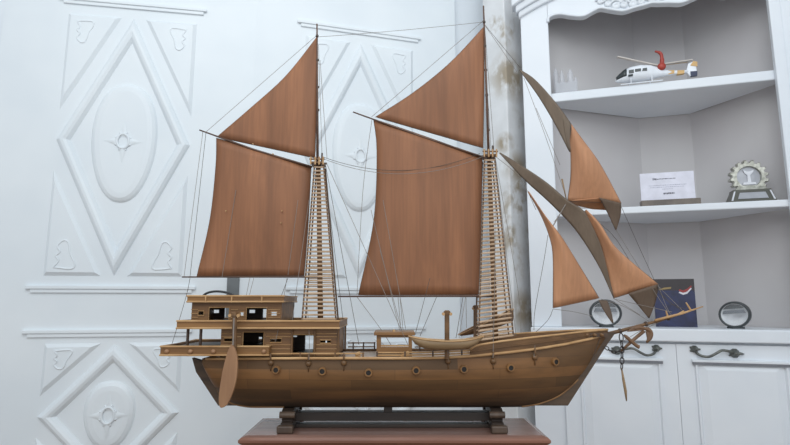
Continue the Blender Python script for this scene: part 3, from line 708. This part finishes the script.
line((616, 230), (647, 280), (668, 312)); line((658, 285), (668, 310), (673, 316)); line((658, 286), (684, 312))
line((614, 299), (645, 306), (672, 312)); line((601, 299), (625, 307), (650, 322)); line((613, 298), (640, 315))
line((553, 309), (548, 320), (536, 332), mat='drope'); line((548, 235), (544, 260), (535, 310), (534, 330), mat='drope'); line((553, 309), (575, 312), (592, 316))
line((567, 201), (560, 214), (554, 222)); spar('belaying_pin', [P(562, 179, 0), P(567, 203, 0)], [.0018, .001], 'boat')
line((567, 202), (553, 226), mat='rope', r=.0011)
line((430, 278, -.02), (415, 335, -.06), mat='drope'); line((437, 296, -.02), (420, 336, -.06), mat='drope'); line((463, 297, 0), (456, 338, -.06), mat='drope'); line((465.5, 297, 0), (459, 338, -.06))
line((466, 297), (466.5, 328)); line((400, 297, -.01), (403, 330)); line((398, 297, -.01), (401, 330)); line((288, 278), (281, 297, -.04), mat='drope'); line((250, 277), (246, 297, -.03)); line((254, 277), (249, 297, -.03))
line((287, 278), (278, 330, -.07), (275, 342, -.075)); line((309, 200, -.02), (292, 322, -.06)); line((305, 278, 0), (309, 330, -.072), (309, 360, -.086))
line((380, 250, -.02), (402, 331, -.03)); line((383, 200, -.02), (406, 331, -.03)); line((371, 210, -.02), (400, 331, -.03))
line((495, 157, -.014), (495, 258, -.05), (493, 358, -.082), mat='rope'); line((535, 345, -.058), (534, 357, -.064)); line((448, 345, -.1), (448, 360, -.088))
line((600, 338, -.014), (592, 360, -.012), mat='drope'); line((650, 325, -.004), (620, 343, -.008)); line((668, 318), (640, 331))
line((236, 190, -.01), (222, 277, -.01)); line((298, 200, -.014), (288, 275, -.01))
for x, y in ((226, 211), (281, 223), (282, 211), (253, 144), (273, 154)):
    q = P(x, y, -.013); G().lathe(q, (0, -1, 0), [(-.002, .0014), (.002, .0014)], 6).mk('reef_knot', 'tan', ship)
# ------------------------------------------------------------------ ship stand
stn = thing('ship_stand', (0, 0, TZ), 'dark wooden cradle stand with two scrolled supports under the ship hull', 'stand')
for cx in (286.5, 498):
    X = P(cx, 420, -.045).x; H = KZ0-TZ-.0005
    g = G(); half = [(.052, 0), (.052, .010), (.044, .016), (.034, .017), (.036, .022), (.042, .028), (.040, .035), (.030, .040), (.018, H)]
    half = [(a, min(b, H)) for a, b in half]
    poly = [(-a, b) for a, b in half]+[(a, b) for a, b in half[::-1]]
    sup = g.loops([[V((X+dx, y, TZ+z)) for y, z in poly] for dx in (-.011, .011)], True, True).mk('support', 'stand', stn, bevel=.0015)
    for sd in (-1, 1):
        G().box((X-.015, sd*.054-.007, TZ), (X+.015, sd*.054+.007, TZ+.014)).mk('foot', 'standf', sup, bevel=.003)
        G().lathe((X-.014, sd*.038, TZ+.029), (1, 0, 0), [(0, .006), (.028, .006)], 10).mk('scroll', 'standf', sup)
xa, xb = P(290, 420, 0).x, P(494, 420, 0).x
for y0_, y1_ in ((421, 412.5), (433, 424.5)):
    za = max(TZ, P(395, y0_, -.012).z); zb = P(395, y1_, -.012).z
    G().box((xa, -.012, za), (xb, .012, zb)).mk('stretcher', 'stand', stn, bevel=.001)
q = P(388, 412, -.012); G().box((q.x-.008, -.01, q.z-.004), (q.x+.008, .01, KZ0-.0005)).mk('middle_block', 'stand', stn)
# ------------------------------------------------------------------ objects in the cabinet
WV = lambda a: K(0, 0, a)-K(0, 0, 0)
# helicopter on the upper shelf
hw = .035
def H(px, py, dw=0): u, v = KU(px, py+2.0, hw); return K(u, v, hw+dw)
M['heliw'] = plain('white_toy_paint', (228, 232, 238), .3); M['helir'] = plain('red_toy_paint', (164, 60, 48), .4); M['helib'] = plain('dark_canopy', (52, 58, 60), .15)
M['helig'] = plain('pale_rotor', (206, 198, 190), .5); M['heliy'] = plain('amber_toy_paint', (206, 168, 112), .5); M['helin'] = plain('navy_toy_paint', (52, 58, 82), .5)
hb = thing('toy_helicopter', K(KU(640, 82, hw)[0], S1[1], hw), 'white toy helicopter with red rotor mast on the top shelf', 'toy helicopter')
secs = [(615.5, 79, 1.2, 1), (618, 77.5, 3.2, 3), (623, 75, 5.6, 6), (630, 73, 7.6, 7.5), (640, 71.5, 8.2, 8), (650, 70.5, 7.2, 7), (658, 70.5, 5, 5), (666, 71, 3, 3), (676, 70.5, 2, 2), (688, 69.5, 1.6, 1.6)]
def hring(x, y, ry, rw): 
    pxm = 1/536*1.83
    return [H(x, y-ry*math.sin(t), -rw*pxm*math.cos(t)*.9) for t in [2*math.pi*k/14 for k in range(14)]]
G().loops([hring(*s_) for s_ in secs], True, True).mk('body', 'heliw', hb, smooth=True)
def hring2(x, y, ry, rw, grow): return hring(x, y, ry*grow, rw*grow)
cs = [(616, 78, 2.4, 2), (619, 76.5, 4, 3.6), (623, 74.6, 5.6, 5.9), (626, 73.5, 6.6, 6.8)]
G().loops([[H(x, y-ry*math.sin(t)*1.03, -rw*1.08/536*1.83*math.cos(t)*.9) for t in [math.pi*(-.12+1.24*k/13) for k in range(14)]] for x, y, ry, rw in cs], False, True).mk('windscreen', 'helib', hb, smooth=True)
for x0_, x1_, ya, yb_ in ((628, 633, 70.5, 74), (634, 640, 69.5, 72.5), (627.5, 632, 75, 77), (641, 646, 68.8, 71.8)):
    q = [H(x0_, yb_, -.0245), H(x1_, yb_-.6, -.026), H(x1_, ya-.6, -.0235), H(x0_, ya, -.022)]; G().prism(q, WV(.006)).mk('window', 'helib', hb)
G().prism([H(x, y, -.004) for x, y in ((686, 70), (688, 62), (693, 60), (696.5, 61), (696, 66), (697, 73), (690, 74.5))], WV(.006)).mk('tail_fin', 'heliw', hb)
G().prism([H(x, y, -.006) for x, y in ((690, 64), (693, 59.5), (697, 60.5), (697, 65))], WV(.01)).mk('fin_tip', 'heliy', hb)
G().prism([H(x, y, -.006) for x, y in ((690, 70), (697, 69.5), (697, 74), (690.5, 75))], WV(.01)).mk('fin_foot', 'helin', hb)
G().lathe(H(661, 66, -.012), WV(-1), [(-.012, .008), (-.004, .014), (.004, .014), (.01, .009)], 14).mk('engine_cowl', 'helir', hb, smooth=True)
G().tube(smooth_path([H(661.5, 66, 0), H(662, 58, .0), H(660.5, 51.5, .0), (H(655, 49.3, 0))], 4), [.008]*5+[.006]*5+[.004]*3, 8).mk('mast', 'helir', hb, smooth=True)
for a, b, m_ in (((616.5, 58.5, -.03), (659, 64, 0), 'helig'), ((659, 63, 0), (694, 54.5, .03), 'helig'), ((660, 62, .01), (694, 49, .09), 'heliy')):
    A = H(*a); B = H(*b); n_ = V((0, 0, .0016)); t = (B-A).normalized().cross(V((0, 0, 1)))*.006
    G().hexa([A-t-n_, A+t-n_, A+t+n_, A-t+n_], [B-t-n_, B+t-n_, B+t+n_, B-t+n_]).mk('rotor_blade', m_, hb)
for sd in (-.02, .02):
    q0 = H(620, 82, sd); q1 = H(662, 82, sd); q0.z = q1.z = S1[1]+.0025; g = G().tube([q0, q1], .0022, 6)
    for s_ in (.25, .75): a = lerp(q0, q1, s_); g.tube([a, a+V((0, 0, .022))], .0018, 6)
    g.mk('skid', 'heliw', hb)
for x0_, x1_, m_ in ((668, 674, 'heliy'), (677, 684, 'heliy')):
    G().prism([H(x0_, 73, -.0075), H(x1_, 72, -.0075), H(x1_, 68.8, -.0075), H(x0_, 69.2, -.0075)], WV(.015)).mk('tail_band', m_, hb)
# frosted ornament beside the stile
M['frost'] = glassmat('frosted_glass', (222, 224, 230), .5, .4)
ow = .05
def O_(px, py, dw=0): u, v = KU(px, py, ow); return K(u, v, ow+dw)
og = thing('glass_ornament', K(KU(567, 92, ow)[0], S1[1], ow), 'small frosted glass ornament of upright points at left end of the top shelf', 'ornament')
for x0_, x1_, yt, tip in ((554, 559, 74, 68), (560, 565, 77, 70), (568, 574, 74, 69), (574.5, 578, 80, 77)):
    c0 = O_(x0_, 90); c1 = O_(x1_, 90); cx = (c0+c1)/2; rr = (c1-c0).length/2; z1 = O_(x0_, yt).z; z2 = O_(x0_, tip).z
    G().lathe(V((cx.x, cx.y, S1[1])), (0, 0, 1), [(0, rr), (z1-S1[1], rr), (z2-S1[1], rr*.12)], 8).mk('glass_point', 'frost', og)
a = O_(558, 84); b = O_(575, 82); G().fbox(K, KU(556, 84, ow)[0], S1[1], ow-.012, KU(576, 84, ow)[0], a.z, ow+.012).mk('glass_block', 'frost', og)
# plaque on the middle shelf
M['acry'] = plain('white_plaque_face', (214, 214, 226), .3); M['ink'] = plain('dark_ink', (92, 92, 104), .6); M['ink2'] = plain('faint_ink', (176, 178, 192), .6); M['pbase'] = plain('dark_plaque_base', (92, 84, 78), .4, 0, (112, 102, 92))
pw = .06
pa = KU(640.5, 205, pw); pb = KU(699.5, 200, pw)
pq = thing('award_plaque', K((pa[0]+pb[0])/2, S2[1], pw), 'white printed plaque on a dark base on the middle shelf', 'plaque')
bz = max(KU(640.5, 201.5, pw)[1], S2[1]+.012)
G().fbox(K, pa[0], S2[1], pw-.02, pb[0], bz, pw+.02).mk('base', 'pbase', pq, bevel=.002)
u0 = KU(640.5, 190, pw)[0]; u1 = KU(695, 190, pw)[0]; vt = KU(641, 174, pw)[1]
pan = G().fbox(K, u0, bz, pw-.003, u1, vt, pw+.003).mk('panel', 'acry', pq, bevel=.001)
def mark(u_, v_, wd, ht, m_):
    uu = lerp(u0, u1, u_); vv = lerp(bz, vt, v_); return uu, vv
def strokes(ua_, ub_, v_, h, m_, nm, seed):
    rnd = random.Random(seed); u = ua_; g = G()
    while u < ub_:
        wd = rnd.uniform(.012, .03); x0_ = lerp(u0, u1, u); x1_ = lerp(u0, u1, min(ub_, u+wd)); z = lerp(bz, vt, v_)
        g.fbox(K, x0_, z-h*rnd.uniform(.6, 1), pw-.0036, x1_, z+h*rnd.uniform(.5, 1), pw-.003); u += wd+.008
    g.mk(nm, m_, pan)
strokes(.24, .31, .775, .0045, 'ink', 'lettering', 1); strokes(.32, .66, .77, .0018, 'ink', 'lettering', 2)
strokes(.16, .85, .54, .0016, 'ink2', 'lettering', 3); strokes(.18, .80, .47, .0014, 'ink2', 'lettering', 4); strokes(.4, .6, .40, .0012, 'ink2', 'lettering', 5)
strokes(.42, .62, .24, .0034, 'ink', 'lettering', 6)
# gear shaped trophy
M['pew'] = plain('pewter_trophy', (142, 142, 132), .3, .5, (196, 196, 186), 70); M['pewd'] = plain('dark_pewter', (86, 86, 80), .4, .3); M['pewl'] = plain('pale_silver', (206, 208, 214), .3, .1); M['pewm'] = plain('silver_disc', (164, 166, 172), .3, .2)
tw = .08
def T(px, py, dw=0): u, v = KU(px, py, tw); return K(u, v, tw+dw)
tr = thing('gear_trophy', K(KU(750, 198, tw)[0], S2[1], tw), 'pewter gear-shaped trophy on a stepped base on the middle shelf', 'trophy')
c = KU(748, 177.5, tw); R_ = KU(766, 177.5, tw)[0]-c[0]
vb0 = S2[1]; vb1 = KU(748, 190.5, tw)[1]
ul, ur = KU(727, 198, tw)[0], KU(773, 196, tw)[0]; ul2, ur2 = KU(731, 190, tw)[0], KU(769, 190, tw)[0]
g = G().loops([[K(a, z, tw-d_), K(b, z, tw-d_), K(b, z, tw+d_), K(a, z, tw+d_)] for a, b, z, d_ in ((ul, ur, vb0, .032), (ul, ur, vb0+.006, .032), (ul2, ur2, vb1-.004, .022), (ul2, ur2, vb1, .022))], True, True)
tb = g.mk('base', 'pewd', tr)
lp = lambda u_, v_: K(lerp(lerp(ul, ul2, v_), lerp(ur, ur2, v_), u_), lerp(vb0+.006, vb1-.004, v_), tw-lerp(.0325, .0225, v_))
G().prism([lp(.16, .2), lp(.84, .2), lp(.82, .8), lp(.18, .8)], WV(-.001)).mk('engraved_plate', 'pewm', tb)
for k in ((0.02, .06), (.94, .98)): G().prism([lp(k[0], .05), lp(k[1], .05), lp(k[1], .95), lp(k[0], .95)], WV(-.0015)).mk('edge_strip', 'pewl', tb)
g = G().loops([[K(lerp(ul2, ur2, a), z, tw-d_), K(lerp(ul2, ur2, b), z, tw-d_), K(lerp(ul2, ur2, b), z, tw+d_), K(lerp(ul2, ur2, a), z, tw+d_)] for a, b, z, d_ in ((.08, .92, vb1, .016), (.12, .88, vb1+.008, .014), (.2, .8, vb1+.016, .012))], True, True); g.mk('collar', 'pew', tr)
ring = []; nT = 16
for k in range(nT*6):
    t = 2*math.pi*k/(nT*6); ph = (k % 6); rr = R_*(1.12 if ph in (1, 2, 3) else .95); ring.append((rr, t))
def gl(rf, dw): return [K(c[0]+math.cos(t)*rf(r_), c[1]+math.sin(t)*rf(r_)*1.0, tw+dw) for r_, t in ring]
G().loops([gl(lambda r_: r_*.96, .012), gl(lambda r_: r_, .010), gl(lambda r_: r_, -.010), gl(lambda r_: r_*.95, -.013), gl(lambda r_: R_*.70, -.013), gl(lambda r_: R_*.66, -.004)], True, False).mk('gear_ring', 'pew', tr)
disc = G().loops([gl(lambda r_: R_*.67, -.004), gl(lambda r_: R_*.3, -.006)], False, True).mk('disc', 'pewm', tr)
fig = [(-.38, -.5), (.38, -.5), (.34, -.36), (.1, -.34), (.08, .12), (.26, .3), (.3, .46), (.08, .36), (-.1, .36), (-.3, .48), (-.24, .28), (-.08, .12), (-.1, -.34), (-.34, -.36)]
G().prism([K(c[0]+x*R_, c[1]+y*R_, tw-.006) for x, y in fig], WV(-.004)).mk('emblem', 'pewl', disc)
# blue card on the counter
M['navy'] = plain('navy_card', (38, 46, 88), .35, 0, (28, 32, 62), 30); M['cardtop'] = plain('dark_card_band', (50, 44, 46), .4); M['cardred'] = plain('red_mark', (150, 56, 56), .5); M['cardwh'] = plain('white_mark', (214, 212, 218), .5); M['cardye'] = plain('ochre_mark', (150, 128, 84), .5)
bwc = .12
def B_(px, py, dw=0): u, v = KU(px, py, bwc); return K(u, v, bwc+dw)
ua_, ub_ = KU(654.5, 300, bwc)[0], KU(695.5, 300, bwc)[0]; vt = KU(675, 279, bwc)[1]
card = G().fbox(K, ua_, CT[1], bwc, ub_, vt, bwc+.012).mk('picture_card', 'navy', origin=K((ua_+ub_)/2, CT[1], bwc))
tag(card, 'dark blue picture card standing on the cabinet counter behind the bowsprit', 'card')
G().fbox(K, ua_, lerp(CT[1], vt, .76), bwc-.0008, ub_, vt, bwc).mk('band', 'cardtop', card)
arc = lambda dy, r_: [KU(x, y+dy, bwc) for x, y in ((679, 292), (683, 294), (687, 293), (691, 289))]
for dy, m_, wd in ((0, 'cardwh', 1.6), (-2.2, 'cardred', 2.0)):
    lo = [B_(x, y+dy+wd/2, -.0016) for x, y in ((678.5, 292), (683, 294), (687, 293), (691.5, 288))]; hi = [B_(x, y+dy-wd/2, -.0016) for x, y in ((679.5, 292.4), (683, 293.6), (687, 292), (691, 288.5))]
    G().prism(lo+hi[::-1], WV(.0008)).mk('emblem', m_, card)
G().prism([B_(x, y, -.0016) for x, y in ((658, 290), (664, 287.6), (671, 287), (671, 288.6), (665, 289.4))], WV(.0008)).mk('emblem', 'cardye', card)
# round lamps on the counter
M['rim'] = plain('dark_lamp_rim', (66, 70, 72), .35, .2); M['chrome'] = plain('chrome_reflector', (226, 228, 232), .25, .1, (244, 245, 246), 40); M['band'] = plain('grey_lens_band', (104, 108, 114), .4, .0); M['lens'] = glassmat('clear_lens', (235, 238, 242), .25, .10)
def lamp(px, py, rx, w, yaw, roll, label, squash):
    u, v = KU(px, py, w); R_ = KU(px+rx, py, w)[0]-u
    RV = R_*squash; cz = CT[1]+R_*math.hypot(math.sin(math.radians(roll)), squash*math.cos(math.radians(roll)))+.002
    base = thing('round_lamp', K(u, CT[1], w), label, 'lamp', 'round lamps on the cabinet counter')
    ax = (K(0, 0, -1)-K(0, 0, 0)).normalized(); ux = (K(1, 0, 0)-K(0, 0, 0)).normalized()
    ax = (Matrix.Rotation(math.radians(yaw), 3, 'Z') @ ax); ux = (Matrix.Rotation(math.radians(yaw), 3, 'Z') @ ux)
    ctr = K(u, cz, w); cr, sr = math.cos(math.radians(roll)), math.sin(math.radians(roll))
    def lp_(r_, t, h):
        a, b = r_*math.cos(t), r_*squash*math.sin(t); return ctr+ux*(a*cr-b*sr)+V((0, 0, 1))*(a*sr+b*cr)+ax*h
    N_ = 32; L_ = lambda r_, h: [lp_(r_, 2*math.pi*k/N_, h) for k in range(N_)]
    G().loops([L_(R_*.5, -.05), L_(R_*.85, -.038), L_(R_*1.0, -.014), L_(R_*1.0, .004), L_(R_*.96, .012), L_(R_*.86, .012), L_(R_*.83, .004), L_(R_*.83, -.004)], True, False).mk('rim', 'rim', base, smooth=True)
    G().loops([L_(R_*.845, .006), L_(R_*.6, -.008), L_(R_*.3, -.018), L_(R_*.05, -.02)], False, True).mk('reflector', 'chrome', base, smooth=True)
    r2 = math.radians(roll*.25); c2, s2 = math.cos(r2), math.sin(r2)
    hx = lambda x, y, h: ctr+ux*(R_*(x*c2-y*squash*s2))+V((0, 0, 1))*(R_*(x*s2+y*squash*c2))+ax*h
    G().prism([hx(-.72, .08, .002), hx(.72, .08, .002), hx(.62, .34, .002), hx(-.62, .34, .002)], ax*.003).mk('lens_band', 'band', base)
    top_ = [hx(.78*math.cos(t), .78*math.sin(t), .0025) for t in [math.radians(34+112*k/14) for k in range(15)]]
    G().prism(top_, ax*.002).mk('hood', 'rim', base)
    G().loops([L_(R_*.84, .007), L_(R_*.5, .012), L_(R_*.1, .014)], False, True).mk('lens', 'lens', base, smooth=True)
    G().loops([[V((ctr.x+x*.02-ax.x*0, ctr.y+y*.02, z)) for x, y in ((-1, -.8), (1, -.8), (1, .8), (-1, .8))] for z in (CT[1], CT[1]+.006)], True, True).mk('foot', 'rim', base)
lamp(605.5, 313.5, 16.5, .03, 0, 0, 'round chrome lamp with dark rim on counter behind the ship bow', .88)
lamp(734.5, 313.3, 16.2, .05, -26, 20, 'round chrome lamp with dark rim alone on counter right of the blue card', .92)
# ------------------------------------------------------------------ light
w = bpy.data.worlds.new('world'); S.world = w; w.use_nodes = True
bg = w.node_tree.nodes['Background']; bg.inputs[0].default_value = (.88, .94, 1.0, 1); bg.inputs[1].default_value = .66
def area(name, loc, target, size, power, col):
    l_ = bpy.data.lights.new(name, 'AREA'); l_.size = size; l_.energy = power; l_.color = col
    o = bpy.data.objects.new(name, l_); COL.objects.link(o); o.location = loc
    o.rotation_euler = (V(target)-V(loc)).to_track_quat('-Z', 'Y').to_euler(); return o
area('overhead_light', (-.25, -1.3, 3.0), (.1, .9, 1.7), 2.0, 31, (.92, .98, 1.0))  # unseen overhead area light giving the soft light from above
area('rear_fill_light', (.7, -2.5, 1.9), (.4, .8, 1.3), 2.0, 17, (.95, .98, 1.0))  # unseen fill added behind the camera to brighten the cabinet interior
S.view_settings.view_transform = 'Standard'; S.view_settings.look = 'None'; S.view_settings.exposure = 0
